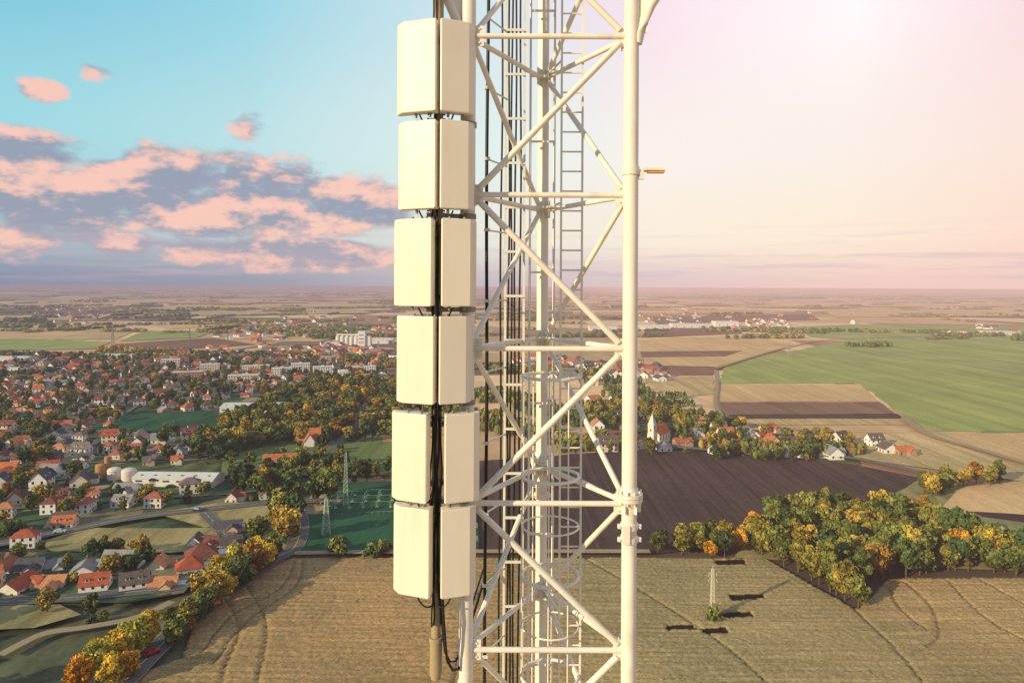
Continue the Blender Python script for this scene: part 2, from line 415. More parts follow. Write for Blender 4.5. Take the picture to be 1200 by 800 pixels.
for pts,m in [([(0,384),(100,376),(160,378),(60,399),(-200,410),(-200,388)],F_tan),([(-200,399),(30,397),(130,401),(110,409),(-200,414)],F_green),
  ([(60,398),(120,385),(160,387),(135,398)],F_tan2),([(130,404),(250,396),(300,404),(200,410)],F_brown),([(255,412),(340,405),(460,408),(460,420),(300,420)],F_tan),
  ([(300,381),(400,378),(460,381),(460,386),(330,388)],F_green2),([(170,378),(290,374),(300,380),(200,386)],F_tan),([(140,400),(170,388),(250,389),(230,396)],F_green),
  ([(150,365),(420,362),(440,367),(160,371)],F_tan2),([(0,362),(140,360),(120,368),(-100,370)],F_brown),([(330,389),(460,388),(470,402),(300,400)],F_tan),
  ([(20,352),(300,350),(320,354),(0,357)],F_tan),([(200,357),(440,355),(450,359),(220,361)],F_tan),([(800,352),(1050,350),(1080,354),(790,357)],F_tan),
  ([(900,357),(1180,356),(1200,359),(880,360)],F_tan),([(0,372),(130,370),(110,375),(-40,377)],F_tan2),
  ([(760,372),(950,368),(960,375),(770,380)],F_brown),([(960,362),(1250,360),(1250,370),(980,372)],F_tan),([(760,385),(860,384),(870,391),(750,396)],F_brown)]:
    sheet('stubble_field' if m in(F_tan,F_tan2) else 'green_field' if m in (F_green,F_green2) else 'brown_field',pts,m)
sheet('sports_meadow',[(118,505),(150,487),(262,482),(268,500),(180,508)],F_dgreen)
sheet('rough_pasture',[(45,640),(100,622),(250,622),(265,645),(200,652),(60,650)],F_dry3)
sheet('meadow',[(180,605),(260,592),(312,592),(318,612),(240,622)],F_dry3)
sheet('dark_meadow',[(325,606),(460,604),(560,604),(560,652),(345,652),(322,630)],F_dgreen)
sheet('dark_meadow',[(385,570),(470,566),(470,604),(380,604)],F_dgreen)
sheet('dark_meadow',[(262,505),(300,520),(400,520),(460,520),(460,560),(400,560),(260,560)],F_green2)
sheet('village_ground',[(-250,655),(60,652),(255,655),(215,700),(150,712),(-250,712)],m_vg)
sheet('dry_grass_patch',[(-100,716),(70,714),(95,726),(40,742),(-100,745)],F_dry3)
# roads
def road_fn(t):
    p=pos(t); n=t.noise(p,.4,3,.6); return t.mix(n,(.10,.095,.09,1),(.19,.175,.15,1))
m_road=mat('asphalt_road',road_fn,0.85)
m_track=mat('dirt_track',lambda t:t.mix(t.noise(pos(t),.5,3,.7),(.26,.19,.12,1),(.42,.33,.21,1)),0.95)
m_line=mat('road_paint',(.7,.7,.66,1),0.6); m_kerb=mat('kerb_concrete',(.36,.35,.33,1),.9)
def strip(b,P,w,z,mi=0,dash=None):
    P=[Vector((x,y)) for x,y in P]; 
    for i in range(len(P)-1):
        d=(P[i+1]-P[i]); L=d.length; d.normalize(); n=Vector((-d.y,d.x))*w/2
        if dash:
            s=0
            while s<L:
                a=P[i]+d*s; c=P[i]+d*min(s+dash,L); s+=dash*2.5
                b.add([(*(a+n),z),(*(a-n),z),(*(c-n),z),(*(c+n),z)],[(0,1,2,3)],mi)
        else:
            a,c=P[i],P[i+1]
            b.add([(*(a+n),z+.002*(i%2)),(*(a-n),z+.002*(i%2)),(*(c-n+d*.5),z+.002*(i%2)),(*(c+n+d*.5),z+.002*(i%2))],[(0,1,2,3)],mi)
def smooth(P,k=8):
    out=[]; P=[Vector(p) for p in P]
    for i in range(len(P)-1):
        p0=P[max(i-1,0)];p1=P[i];p2=P[i+1];p3=P[min(i+2,len(P)-1)]
        for j in range(k):
            u=j/k; out.append(0.5*((2*p1)+(-p0+p2)*u+(2*p0-5*p1+4*p2-p3)*u*u+(-p0+3*p1-3*p2+p3)*u**3))
    out.append(P[-1]); return [(p.x,p.y) for p in out]
roads=[]
def road(name,pts,w,m=m_road,line=True):
    P=smooth(GP(pts)); roads.append((P,w)); fz[0]+=.01; z=fz[0]+.1
    b=MB(); strip(b,P,w,z,0)
    if line and w>5:
        strip(b,P,.15,z+.02,1,3.0)
        for sg in (-1,1):
            K=[]
            for i,p in enumerate(P):
                q=P[min(i+1,len(P)-1)]; r=P[max(i-1,0)]; d=Vector((q[0]-r[0],q[1]-r[1])).normalized(); K.append((p[0]-d.y*sg*(w/2+.08),p[1]+d.x*sg*(w/2+.08)))
            strip(b,K,.16,z+.12,2)
    b.build(name,[m,m_line,m_kerb])
road('road',[(60,900),(140,812),(200,752),(262,702),(322,660),(345,646),(352,620),(345,595)],6.5)
road('road',[(-150,655),(-20,645),(70,628),(150,612),(230,602),(330,592),(400,590)],6)
road('road',[(262,560),(330,545),(400,520),(430,480),(455,455),(470,430)],6)
road('road',[(-100,716),(60,708),(150,700),(220,690),(262,662),(270,640),(240,605)],5.2)
road('dirt_track',[(345,653),(450,651.5),(600,651),(760,651)],3.5,m_track,False)
road('dirt_track',[(1060,492),(1090,512),(1150,530),(1210,548),(1300,575)],6,m_track,False)
road('dirt_track',[(1000,512),(930,505),(845,488),(840,450),(838,435)],3,m_track,False)
road('road',[(690,500),(760,520),(830,530),(900,532),(1000,540),(1100,562)],6)
road('dirt_track',[(838,433),(930,406),(1000,397),(1200,392)],5,m_track,False)
road('dirt_track',[(0,775),(50,750),(100,742),(160,730),(200,712)],3,m_track,False)
# village streets & house plots
ANG=0.33; ca,sa=math.cos(ANG),math.sin(ANG)
excl=[GP(p) for p in ([(118,510),(150,487),(262,480),(268,505),(180,512)],[(40,655),(100,618),(320,588),(320,655)],[(322,660),(320,560),(470,555),(470,660)],
     [(245,560),(240,500),(255,470),(300,468),(300,462),(400,440),(470,455),(470,560)],[(100,572),(100,545),(270,545),(270,572)],[(262,490),(262,466),(335,466),(335,490)])]
def ok(x,y): return inpoly(x,y,village) and not any(inpoly(x,y,e) for e in excl)
def nearroad(x,y,m=9):
    for P,w in roads:
        for q in P:
            if (q[0]-x)**2+(q[1]-y)**2<(m+w/2)**2: return True
    return False
def warp(u,v):
    v=v+14*math.sin(u/95.0)+9*math.sin(u/37.0+v/80.0); u=u+16*math.sin(v/120.0)
    return (u*ca-v*sa,u*sa+v*ca)
plots=[]; b=MB()
for j in range(-5,31):
    vv=110+j*42+random.uniform(-6,6); u=-1000
    while u<500:
        x,y=warp(u,vv)
        if ok(x,y): strip(b,[(x,y),warp(u+8.3,vv)],3.6,.75+.003*(int(u/8)%3))
        u+=8
    u=-1000
    while u<500:
        u+=random.uniform(12,19)
        for sg in (-1,1):
            x,y=warp(u,vv+sg*random.uniform(8,15)); x2,y2=warp(u+5,vv+sg*12); xx,yy=warp(u,vv+sg*12); aa=math.atan2(y2-yy,x2-xx)
            if ok(x,y) and not nearroad(x,y,6) and random.random()<.88 and abs(x/y)<0.98: plots.append((x,y,aa+(0 if random.random()<.55 else math.pi/2)+random.uniform(-.25,.25)))
for k in range(-9,3):
    uu=k*125+30; v0=100
    while v0<1300:
        x,y=warp(uu,v0)
        if ok(x,y): strip(b,[(x,y),warp(uu,v0+8.3)],3.6,.765+.003*(int(v0/8)%3))
        v0+=8
b.build('village_streets',[m_road])
# ================================================================== HOUSES
def orand(t): return t.new('ShaderNodeObjectInfo').outputs['Random']
def wall_fn(t):
    r=t.m('FRACT',t.m('MULTIPLY',orand(t),7.31)); c=t.ramp(r,[(0,(.78,.76,.72,1)),(.3,(.68,.62,.52,1)),(.5,(.80,.79,.77,1)),(.65,(.60,.48,.34,1)),(.78,(.72,.69,.62,1)),(.93,(.40,.27,.19,1))],'CONSTANT')
    k=t.rng(t.noise(pos(t),.6,3,.6),.3,.7,.85,1.06); return t.mix(1.0,c,t.xyz(k,k,k),'MULTIPLY')
def roof_fn(t):
    c=t.ramp(orand(t),[(0,(.38,.105,.06,1)),(.14,(.50,.16,.075,1)),(.27,(.22,.085,.065,1)),(.38,(.14,.11,.10,1)),(.50,(.36,.13,.085,1)),(.62,(.10,.10,.11,1)),(.74,(.28,.27,.27,1)),(.84,(.52,.24,.12,1)),(.92,(.20,.16,.14,1))],'CONSTANT')
    k=t.rng(t.noise(pos(t),.8,4,.7),.3,.7,.7,1.2); return t.mix(1.0,c,t.xyz(k,k,k),'MULTIPLY')
m_wall=mat('rendered_wall',wall_fn,.9); m_roof=mat('roof_tiles',roof_fn,.8)
m_glass=mat('window_glass',(.03,.04,.05,1),.15,gloss=True); m_brick=mat('chimney_brick',(.28,.12,.08,1),.9); m_frame=mat('door_wood',(.12,.06,.03,1),.6)
m_metal=mat('sheet_metal_roof',lambda t:t.mix(t.noise(t.mapping(pos(t),.3,(.6,.05,1)),1,3),(.50,.50,.48,1),(.66,.66,.63,1)),.5)
m_metal2=mat('pale_cladding',lambda t:t.mix(t.noise(pos(t),.2,3),(.55,.54,.52,1),(.72,.70,.66,1)),.6)
HM=[m_wall,m_roof,m_glass,m_brick,m_frame,m_metal]
def gable(b,x0,x1,y0,y1,h,rh,over=.5,wm=0,rm=1):
    ym=(y0+y1)/2
    b.add([(x0,y0,0),(x1,y0,0),(x1,y1,0),(x0,y1,0),(x0,y0,h),(x1,y0,h),(x1,y1,h),(x0,y1,h),(x0,ym,h+rh),(x1,ym,h+rh)],
      [(0,1,5,4),(1,2,6,9,5),(2,3,7,6),(3,0,4,8,7)],wm)
    sl=rh/((y1-y0)/2); dz=over*sl
    for s_,ye in ((-1,y0-over),(1,y1+over)):
        z0=h-dz; t_=.22
        b.add([(x0-over,ye,z0+.02),(x1+over,ye,z0+.02),(x1+over,ym,h+rh+.02),(x0-over,ym,h+rh+.02),(x0-over,ye,z0+t_),(x1+over,ye,z0+t_),(x1+over,ym,h+rh+t_),(x0-over,ym,h+rh+t_)],
          [(0,1,2,3),(4,7,6,5),(0,4,5,1),(0,3,7,4),(1,5,6,2)],rm)
def windows(b,x0,x1,y0,y1,zs,nx,ny,w=1.2,hh=1.3,mi=2):
    for z in zs:
        for i in range(nx):
            x=x0+(x1-x0)*(i+.5)/nx
            b.box((x,y0,z),(w,.08,hh),mi); b.box((x,y1,z),(w,.08,hh),mi)
            b.box((x,y0-.05,z-hh/2-.06),(w+.2,.18,.08),0)
        for i in range(ny):
            y=y0+(y1-y0)*(i+.5)/ny
            b.box((x0,y,z),(.08,w,hh),mi); b.box((x1,y,z),(.08,w,hh),mi)
houses=[]
for i in range(8):
    R_=random.Random(i); b=MB(); L=R_.uniform(9,13); W=R_.uniform(7.5,9.5); h=R_.choice([3.2,3.4,5.4]); rh=R_.uniform(2.6,4.2)
    if i%4==3:
        b.box((0,0,h/2),(L,W,h),0); o=.6; rl=(L-W)/2
        b.add([(-L/2-o,-W/2-o,h),(L/2+o,-W/2-o,h),(L/2+o,W/2+o,h),(-L/2-o,W/2+o,h),(-max(rl,.5),0,h+rh),(max(rl,.5),0,h+rh)],[(0,1,5,4),(1,2,5),(2,3,4,5),(3,0,4),(3,2,1,0)],1)
    else:
        gable(b,-L/2,L/2,-W/2,W/2,h,rh)
        if i%2==0:
            g=MB(); gable(g,-4.5,0,-2.6,2.6,h,2.0,.4)
            for k in range(len(g.v)): x,y,z=g.v[k]; g.v[k]=(y+L*.18,x-W/2+.6,z)
            b.add(g.v,g.f,0); b.mi[-len(g.f):]=g.mi
        else:
            for dx in (-L*.22,L*.22):
                b.box((dx,-W*.27,h+rh*.42),(1.7,1.8,1.3),0); b.box((dx,-W*.27-.92,h+rh*.45),(1.0,.06,.8),2); b.box((dx,-W*.27,h+rh*.42+.72),(2.1,2.2,.12),1)
    windows(b,-L/2,L/2,-W/2,W/2,[1.6] if h<4 else [1.5,4.2],3,2)
    b.box((L*.1,-W/2,1.05),(1.0,.12,2.1),4); b.box((L*.2,.9,h+rh*.8),(.7,.7,1.9),3)
    if i%3==0: b.box((L/2+1.8,0,1.3),(3.4,5.5,2.6),0); b.box((L/2+1.85,0,2.68),(3.8,5.9,.15),5)
    houses.append(b.mesh('house_mesh_%d'%i,HM))
nh=0
for (px,py,a) in [(-15,668,.3),(8,672,1.8),(36,672,.2),(66,668,.4),(100,672,1.9),(112,694,.4),(158,692,.3),(186,668,1.7),(192,690,.1),(236,658,.5),(60,690,.2),(22,694,1.6),(-20,694,.3),(222,672,.4),(270,640,.5),(140,668,.1),(-60,680,.2),(268,622,.3),(245,640,.2),(30,640,.25),(78,612,.3),(230,640,1.8)]:
    x,y=G(px,py); plots.append((x,y,a+random.uniform(-.1,.1)))
for (x,y,a) in plots:
    me=random.choice(houses); s=random.uniform(.60,.86)
    place('detached_house',me,(x,y,.03),a,(s*random.uniform(.9,1.15),s,s*random.uniform(.95,1.15))); nh+=1
for (px,py) in [(700,505),(718,515),(735,508),(750,524),(800,522),(815,512),(830,524),(850,515),(862,526),(880,520),(893,514),(905,527),(922,520),(938,530),(950,518),(968,528),(985,520),(998,532),(712,528),(778,528),(840,532),(870,508),(1040,530),(1058,532),(1025,522),(690,520),(725,495),(745,490),(708,488),(695,470),(720,470),(885,532),(930,534),(842,508),(822,500),(900,505),(915,534),(955,534),(975,536)]:
    x,y=G(px,py); place('detached_house',random.choice(houses),(x,y,.03),random.choice([.1,1.6,.5]),random.uniform(.75,1.0))
def block(L,W,fl):
    b=MB(); h=fl*2.9+.6; b.box((0,0,h/2),(L,W,h),0); b.box((0,0,h+.15),(L+.5,W+.5,.3),5); windows(b,-L/2,L/2,-W/2,W/2,[1.7+2.9*k for k in range(fl)],int(L/3),3,1.5,1.4)
    b.box((0,0,h+.9),(3,3,1.2),0); return b.mesh('block_mesh',HM)
bl=[block(34,11,3),block(24,11,4)]
for (px,py) in [(330,442),(352,436),(378,440),(402,446),(425,437),(440,450),(300,436),(285,448),(246,437),(220,444),(200,431)]:
    x,y=G(px,py); place('apartment_block',random.choice(bl),(x,y,0),random.choice([.33,.33,1.9]),.85)
b=MB(); gable(b,-9,9,-5,5,8,6,.5); windows(b,-9,9,-5,5,[4.5],4,1,1.0,3.4)
b.box((-11,0,8),(4.6,4.6,16),0); b.box((-11,0,16.1),(5.2,5.2,.3),5)
b.add([(-13.4,-2.4,16.3),(-8.6,-2.4,16.3),(-8.6,2.4,16.3),(-13.4,2.4,16.3),(-11,0,25)],[(0,1,4),(1,2,4),(2,3,4),(3,0,4)],5)
for z in (6,12): b.box((-11,-2.31,z),(1,.06,2),2); b.box((-13.31,0,z),(.06,1,2),2)
b.tube((-11,0,24.8),(-11,0,26.6),.1,mi=5,n=6); b.box((-11,0,26),(.9,.1,.12),5)
b.box((-11,-2.34,14.3),(1.6,.05,1.6),2); b.box((9.5,0,3),(2.6,5,6),0); b.box((9.5,0,6.1),(3,5.4,.25),1)
m_cw=mat('church_plaster',lambda t:t.mix(t.noise(pos(t),.5,3),(.80,.75,.62,1),(.68,.62,.50,1))); m_or=mat('orange_tiles',lambda t:t.mix(t.noise(pos(t),.5,4),(.55,.19,.07,1),(.42,.14,.06,1)),.8)
x,y=G(772,518); o=b.build('village_church',[m_cw,m_or,m_glass,m_brick,m_frame,m_metal2]); o.location=(x,y,0); o.rotation_euler=(0,0,.9); o.scale=(.85,.85,.8)
b=MB(); gable(b,-8,8,-6,6,6,7,.6); windows(b,-8,8,-6,6,[1.7,4.6],4,3); b.box((4,0,12),(.9,.9,3),3)
g=MB(); gable(g,-7,0,-3.5,3.5,6,5,.5)
for k in range(len(g.v)): x,y,z=g.v[k]; g.v[k]=(y,x-5.4,z)
b.add(g.v,g.f,0); b.mi[-len(g.f):]=g.mi
x,y=G(362,522); o=b.build('manor_house',[m_wall,m_or,m_glass,m_brick,m_frame,m_metal]); o.location=(x,y,0); o.rotation_euler=(0,0,.3); o.scale=(.85,.85,.85)
def shed(name,px0,px1,py,W,h,rz=0.0,rh=1.6,m=None):
    xa,ya=G(px0,py); xb,yb=G(px1,py); L=abs(xb-xa); b=MB(); gable(b,-L/2,L/2,-W/2,W/2,h,rh,.3,0,1)
    n=max(2,int(L/6)); 
    for i in range(n):
        x=-L/2+L*(i+.5)/n
        if i%3==1: b.box((x,-W/2,h*.35),(3.2,.1,h*.7),3)
        else: b.box((x,-W/2,h*.68),(3.4,.1,.8),2)
    for i in range(n): b.box((-L/2+L*(i+.5)/n,-W/4,h+rh/2+.28),(1.2,1.8,.12),2)
    o=b.build(name,[m_metal2,m or m_metal,m_glass,m_kerb]); o.location=((xa+xb)/2,ya,0); o.rotation_euler=(0,0,rz); return o
shed('long_shed',162,258,566,12,4.0,-.03); shed('warehouse',264,332,483,22,6,.08)
shed('warehouse',742,782,385,40,9); shed('warehouse',786,832,384,40,10); shed('warehouse',836,862,382,40,12); shed('warehouse',690,722,387,30,9)
shed('farm_building',120,160,421,18,6); shed('farm_building',0,38,425,26,7); shed('warehouse',438,462,402,26,8); shed('farm_building',1150,1180,392,22,7)
shed('greenhouse',0,30,437,20,5); shed('barn',310,350,545,12,4.0,.25,2.5,m_roof)
def tank(px,py,r,h,m):
    x,y=G(px,py); b=MB(); b.tube((0,0,0),(0,0,h),r,n=24,mi=0)
    for k in range(5):
        a0=k*.3; a1=(k+1)*.3; b.tube((0,0,h+r*.45*math.sin(a0)),(0,0,h+r*.45*math.sin(a1)),r*math.cos(a0),r*math.cos(a1),n=24,caps=(k==4))
    b.tube((r+.15,0,0),(r+.15,0,h+.4),.12,n=6); b.tube((r+.6,0,0),(r+.6,0,h+.4),.12,n=6)
    for k in range(int(h/.8)): b.tube((r+.15,0,k*.8+.4),(r+.6,0,k*.8+.4),.07,n=4)
    for z in (h*.33,h*.66,h): b.tube((0,0,z-.1),(0,0,z+.1),r+.08,n=24)
    o=b.build('storage_tank',[m]); o.location=(x,y,0)
m_tk=mat('tank_white',lambda t:t.mix(t.noise(pos(t),.5,4),(.72,.68,.62,1),(.55,.50,.44,1)),.5); m_tk2=mat('tank_rust',lambda t:t.mix(t.noise(pos(t),.6,4),(.50,.30,.12,1),(.33,.18,.08,1)),.6)
tank(134,561,3.3,4.6,m_tk); tank(151,562,3.5,4.6,m_tk); tank(118,560,2.5,6.5,m_tk2); tank(126,558,1.5,10,m_tk2)
b=MB()
for k in range(5): b.tube((-24+k*7.6,0,0),(-24+k*7.6,0,15),3.7,n=16); b.tube((-24+k*7.6,0,15),(-24+k*7.6,0,17.5),3.7,.4,n=16)
b.box((16,0,12),(12,12,24),0); b.box((26,2,8),(8,10,16),0); b.box((-8,0,18.5),(38,2.2,2.2),0); b.box((16,0,24.4),(12.6,12.6,.6),1)
for z in (6,12,18): b.box((16,-6.02,z),(8,.1,1.2),2)
b.box((-30,-9,3.5),(22,14,7),0); b.box((-30,-9,7.15),(23,15,.3),1)
o=b.build('grain_silo_complex',[m_metal2,m_metal,m_glass]); x,y=G(413,405); o.location=(x,y,0)
# ================================================================== LATTICE PYLONS
m_pyl=mat('pylon_steel',(.52,.50,.38,1),.6); m_pylg=mat('pylon_green_steel',(.38,.50,.36,1),.6); m_pyld=mat('pylon_grey_steel',(.30,.28,.27,1),.6); m_sub=mat('substation_steel',(.20,.34,.26,1),.6)
def pylon(name,px,py,h,w0,w1,arms,m,r=.09,n=9):
    x,y=G(px,py); b=MB(); W=lambda z:w0+(w1-w0)*z/h
    cs=((-1,-1),(1,-1),(1,1),(-1,1)); zs=[h*(1-(1-k/n)**1.25) for k in range(n+1)]
    for c in cs: b.tube((c[0]*w0/2,c[1]*w0/2,0),(c[0]*w1/2,c[1]*w1/2,h),r*1.3,n=4)
    for k in range(n):
        za,zb=zs[k],zs[k+1]
        for i in range(4):
            c,d=cs[i],cs[(i+1)%4]; wa,wb=W(za)/2,W(zb)/2
            b.tube((c[0]*wa,c[1]*wa,za),(d[0]*wb,d[1]*wb,zb),r*.7,n=4,caps=False); b.tube((d[0]*wa,d[1]*wa,za),(c[0]*wb,c[1]*wb,zb),r*.7,n=4,caps=False)
            b.tube((c[0]*wb,c[1]*wb,zb),(d[0]*wb,d[1]*wb,zb),r*.7,n=4,caps=False)
    for (z,l) in arms:
        for s in (-1,1):
            b.tube((0,-W(z)/2,z),(s*l,0,z),r*.8,n=4); b.tube((0,W(z)/2,z),(s*l,0,z),r*.8,n=4); b.tube((0,0,z+.9),(s*l,0,z),r*.7,n=4); b.tube((s*l,0,z),(s*l,0,z-.9),r*1.2,n=5)
    b.tube((0,0,h),(0,0,h+1.2),r,n=4)
    o=b.build(name,[m]); o.location=(x,y,0); o.rotation_euler=(0,0,random.uniform(-.3,.5))
pylon('power_pylon',835,727,15.5,1.3,.55,[(14.2,1.2),(12.6,1.2)],m_pyl,.08,12)
pylon('power_pylon',382,630,15.5,3.4,.8,[(14.5,2.2),(12.3,2.2)],m_pylg,.09)
pylon('lattice_mast',405,596,25,2.2,.7,[],m_pylg,.06,14)
pylon('lattice_mast',132,407,36,4,1.2,[(33,3)],m_pyld,.2,8)
pylon('lattice_mast',222,406,28,3,1.2,[],m_pyld,.18,8)
for p in ((1018,405),(925,420)): pylon('power_pylon',*p,24,3,1,[(22,5),(18,6)],m_pyld,.13,7)
b=MB()
for i in range(5):
    for j in range(3):
        x,y=i*6.0,j*9.0
        b.tube((x,y,0),(x,y,5 if j!=1 else 6.5),.10,n=5); 
        for z in (3.8,4.6): b.tube((x-.9,y,z),(x+.9,y,z),.06,n=4)
        b.box((x,y+3,.9),(1.3,1.1,1.8),1); b.tube((x,y+3,1.8),(x,y+3,3.2),.10,n=6)
for j in range(3): b.tube((0,j*9.0,5),(24,j*9.0,5),.07,n=4)
for i in range(5): b.tube((i*6.0,0,5),(i*6.0,18,5),.05,n=4)
o=b.build('electrical_substation',[m_sub,m_pylg]); x,y=G(392,602); o.location=(x,y,0); o.rotation_euler=(0,0,.1)
b=MB(); fx=[(-4,-5),(32,-5),(32,26),(-4,26),(-4,-5)]
for i in range(4):
    a,c=Vector(fx[i]),Vector(fx[i+1]); L=(c-a).length; n=int(L/2.5)
    for k in range(n): p=a+(c-a)*k/n; b.tube((p.x,p.y,0),(p.x,p.y,2.2),.07,n=4)
    for z in (.3,1.2,2.1): b.tube((a.x,a.y,z),(c.x,c.y,z),.05,n=4)
o=b.build('substation_fence',[m_pylg]); o.location=(x,y,0); o.rotation_euler=(0,0,.1)
# ================================================================== CROP FIELD (standing stubble/maize, real height)
CH=1.0
crop=[(-150,120)]+GP([(212,775),(226,735),(262,700),(310,668),(345,656),(500,656),(720,656),(860,656),(900,657),(955,690),(1005,716),(1022,700),(1040,680),(1200,679),(1400,680)])+[(420,120)]
holes=[GP(p) for p in ([(779,735),(812,734),(816,740),(783,741)],[(820,739),(849,737),(854,744),(825,745)],[(853,699),(893,697.5),(897,704),(858,706)],[(843,720),(879,718.5),(883,725),(848,727)],[(838,658),(872,657),(875,663),(841,664)])]
tr=[smooth(GP(p),10) for p in ([(900,657),(955,688),(1000,715),(1060,775),(1100,830)],[(1040,690),(1055,715),(1085,740)],[(1060,684),(1090,712),(1100,745),(1085,760)],[(1110,682),(1160,730),(1250,775)],[(1150,682),(1210,715),(1300,760)],[(262,702),(280,740),(262,790),(255,860)],[(290,690),(312,735),(300,810)],[(345,660),(330,690),(270,725),(235,770)],[(355,660),(345,690),(290,730),(250,780)],[(600,658),(560,700),(540,760),(530,830)],[(685,656),(760,700),(850,760),(950,850)])]
stp=0.62; xs=np.arange(-160,425,stp); ys=np.arange(120,254,stp)
nx,ny=len(xs),len(ys); X,Y=np.meshgrid(xs,ys)
def inpoly_np(X,Y,poly):
    c=np.zeros(X.shape,bool); n=len(poly); j=n-1
    for i in range(n):
        xi,yi=poly[i]; xj,yj=poly[j]
        if yi!=yj: c^=((yi>Y)!=(yj>Y))&(X<(xj-xi)*(Y-yi)/(yj-yi)+xi)
        j=i
    return c
ins=inpoly_np(X,Y,crop)
Z=CH+rng.normal(0,.10,X.shape)+.07*np.sin((X*.02+Y*1.0+3*np.sin(X/45))*2*math.pi/2.6)
low=np.zeros(X.shape,bool)
for h_ in holes: low|=inpoly_np(X,Y,h_)
for P in tr:
    for k in range(len(P)-1):
        ax,ay=P[k]; bx,by=P[k+1]; dx,dy=bx-ax,by-ay; L2=dx*dx+dy*dy
        if L2<1e-6: continue
        tt=np.clip(((X-ax)*dx+(Y-ay)*dy)/L2,0,1); d=np.hypot(X-ax-tt*dx,Y-ay-tt*dy); k2=(d<.6)&~low; Z[k2]=np.minimum(Z[k2],CH-.38)
Z[low]=rng.uniform(.12,.18,low.sum())
Z=np.where(ins,Z,-0.3)
cellin=(ins[:-1,:-1]|ins[1:,:-1]|ins[:-1,1:]|ins[1:,1:])
idx=np.arange(nx*ny).reshape(ny,nx)
q=np.stack([idx[:-1,:-1],idx[:-1,1:],idx[1:,1:],idx[1:,:-1]],-1)[cellin]
JX=X+rng.uniform(-.2,.2,X.shape); JY=Y+rng.uniform(-.2,.2,X.shape)
used=np.unique(q); remap=-np.ones(nx*ny,int); remap[used]=np.arange(len(used))
V=np.stack([JX.ravel(),JY.ravel(),Z.ravel()],-1)[used]
me=bpy.data.meshes.new('crop_field'); me.vertices.add(len(V)); me.vertices.foreach_set('co',V.ravel())
q=remap[q]; me.loops.add(q.size); me.loops.foreach_set('vertex_index',q.ravel()); me.polygons.add(len(q))
me.polygons.foreach_set('loop_start',np.arange(0,q.size,4)); me.polygons.foreach_set('loop_total',np.full(len(q),4)); me.update(calc_edges=True)
def crop_fn(t):
    p=pos(t); sp=t.new('ShaderNodeSeparateXYZ'); t.l.new(p,sp.inputs[0])
    g=t.noise(p,.016,4,.6); c=t.mix(t.rng(g,.38,.62),(.45,.28,.125,1),(.31,.225,.105,1))
    e=t.m('ADD',sp.outputs[0],t.m('MULTIPLY',t.noise(p,.03,2),20.0))
    c=t.mix(t.rng(e,12,34),c,t.mix(t.rng(g,.4,.6),(.30,.245,.12,1),(.37,.275,.13,1)))
    c=t.mix(t.rng(e,95,125),c,t.mix(t.rng(g,.4,.6),(.42,.285,.13,1),(.31,.235,.115,1)))
    a=t.noise(t.mapping(p,0,(.02,.7,1)),1,3,.7); h=t.noise(p,1.6,2,.8)
    k=t.m('MULTIPLY',t.rng(a,.3,.7,.72,1.25),t.rng(h,.3,.7,.66,1.32))
    c=t.mix(1.0,c,t.xyz(k,k,k),'MULTIPLY')
    shaded_soil=t.mix(t.noise(p,1.2,2),(.012,.009,.008,1),(.03,.022,.016,1))  # bare earth painted near black, the shadow in the pits put into its colour
    return t.mix(t.rng(sp.outputs[2],.45,.72),shaded_soil,c)
me.materials.append(mat('dry_maize',crop_fn,.95)); place('crop_field',me)
# ================================================================== TREES
def leaf_fn(stops):
    def f(t):
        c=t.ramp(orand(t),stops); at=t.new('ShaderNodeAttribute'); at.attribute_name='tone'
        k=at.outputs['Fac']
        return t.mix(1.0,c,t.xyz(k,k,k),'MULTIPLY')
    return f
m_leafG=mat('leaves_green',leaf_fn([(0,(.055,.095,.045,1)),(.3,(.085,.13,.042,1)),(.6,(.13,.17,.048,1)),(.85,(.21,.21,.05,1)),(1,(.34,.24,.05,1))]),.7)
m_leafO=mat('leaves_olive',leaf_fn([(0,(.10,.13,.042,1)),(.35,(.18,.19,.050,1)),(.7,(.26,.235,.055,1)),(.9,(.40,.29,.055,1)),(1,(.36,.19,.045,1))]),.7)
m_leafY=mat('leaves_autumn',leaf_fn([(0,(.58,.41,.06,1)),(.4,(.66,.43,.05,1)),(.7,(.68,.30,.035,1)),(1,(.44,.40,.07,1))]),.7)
m_bark=mat('bark',lambda t:t.mix(t.noise(pos(t),3,2),(.09,.065,.045,1),(.16,.12,.09,1)),.9)
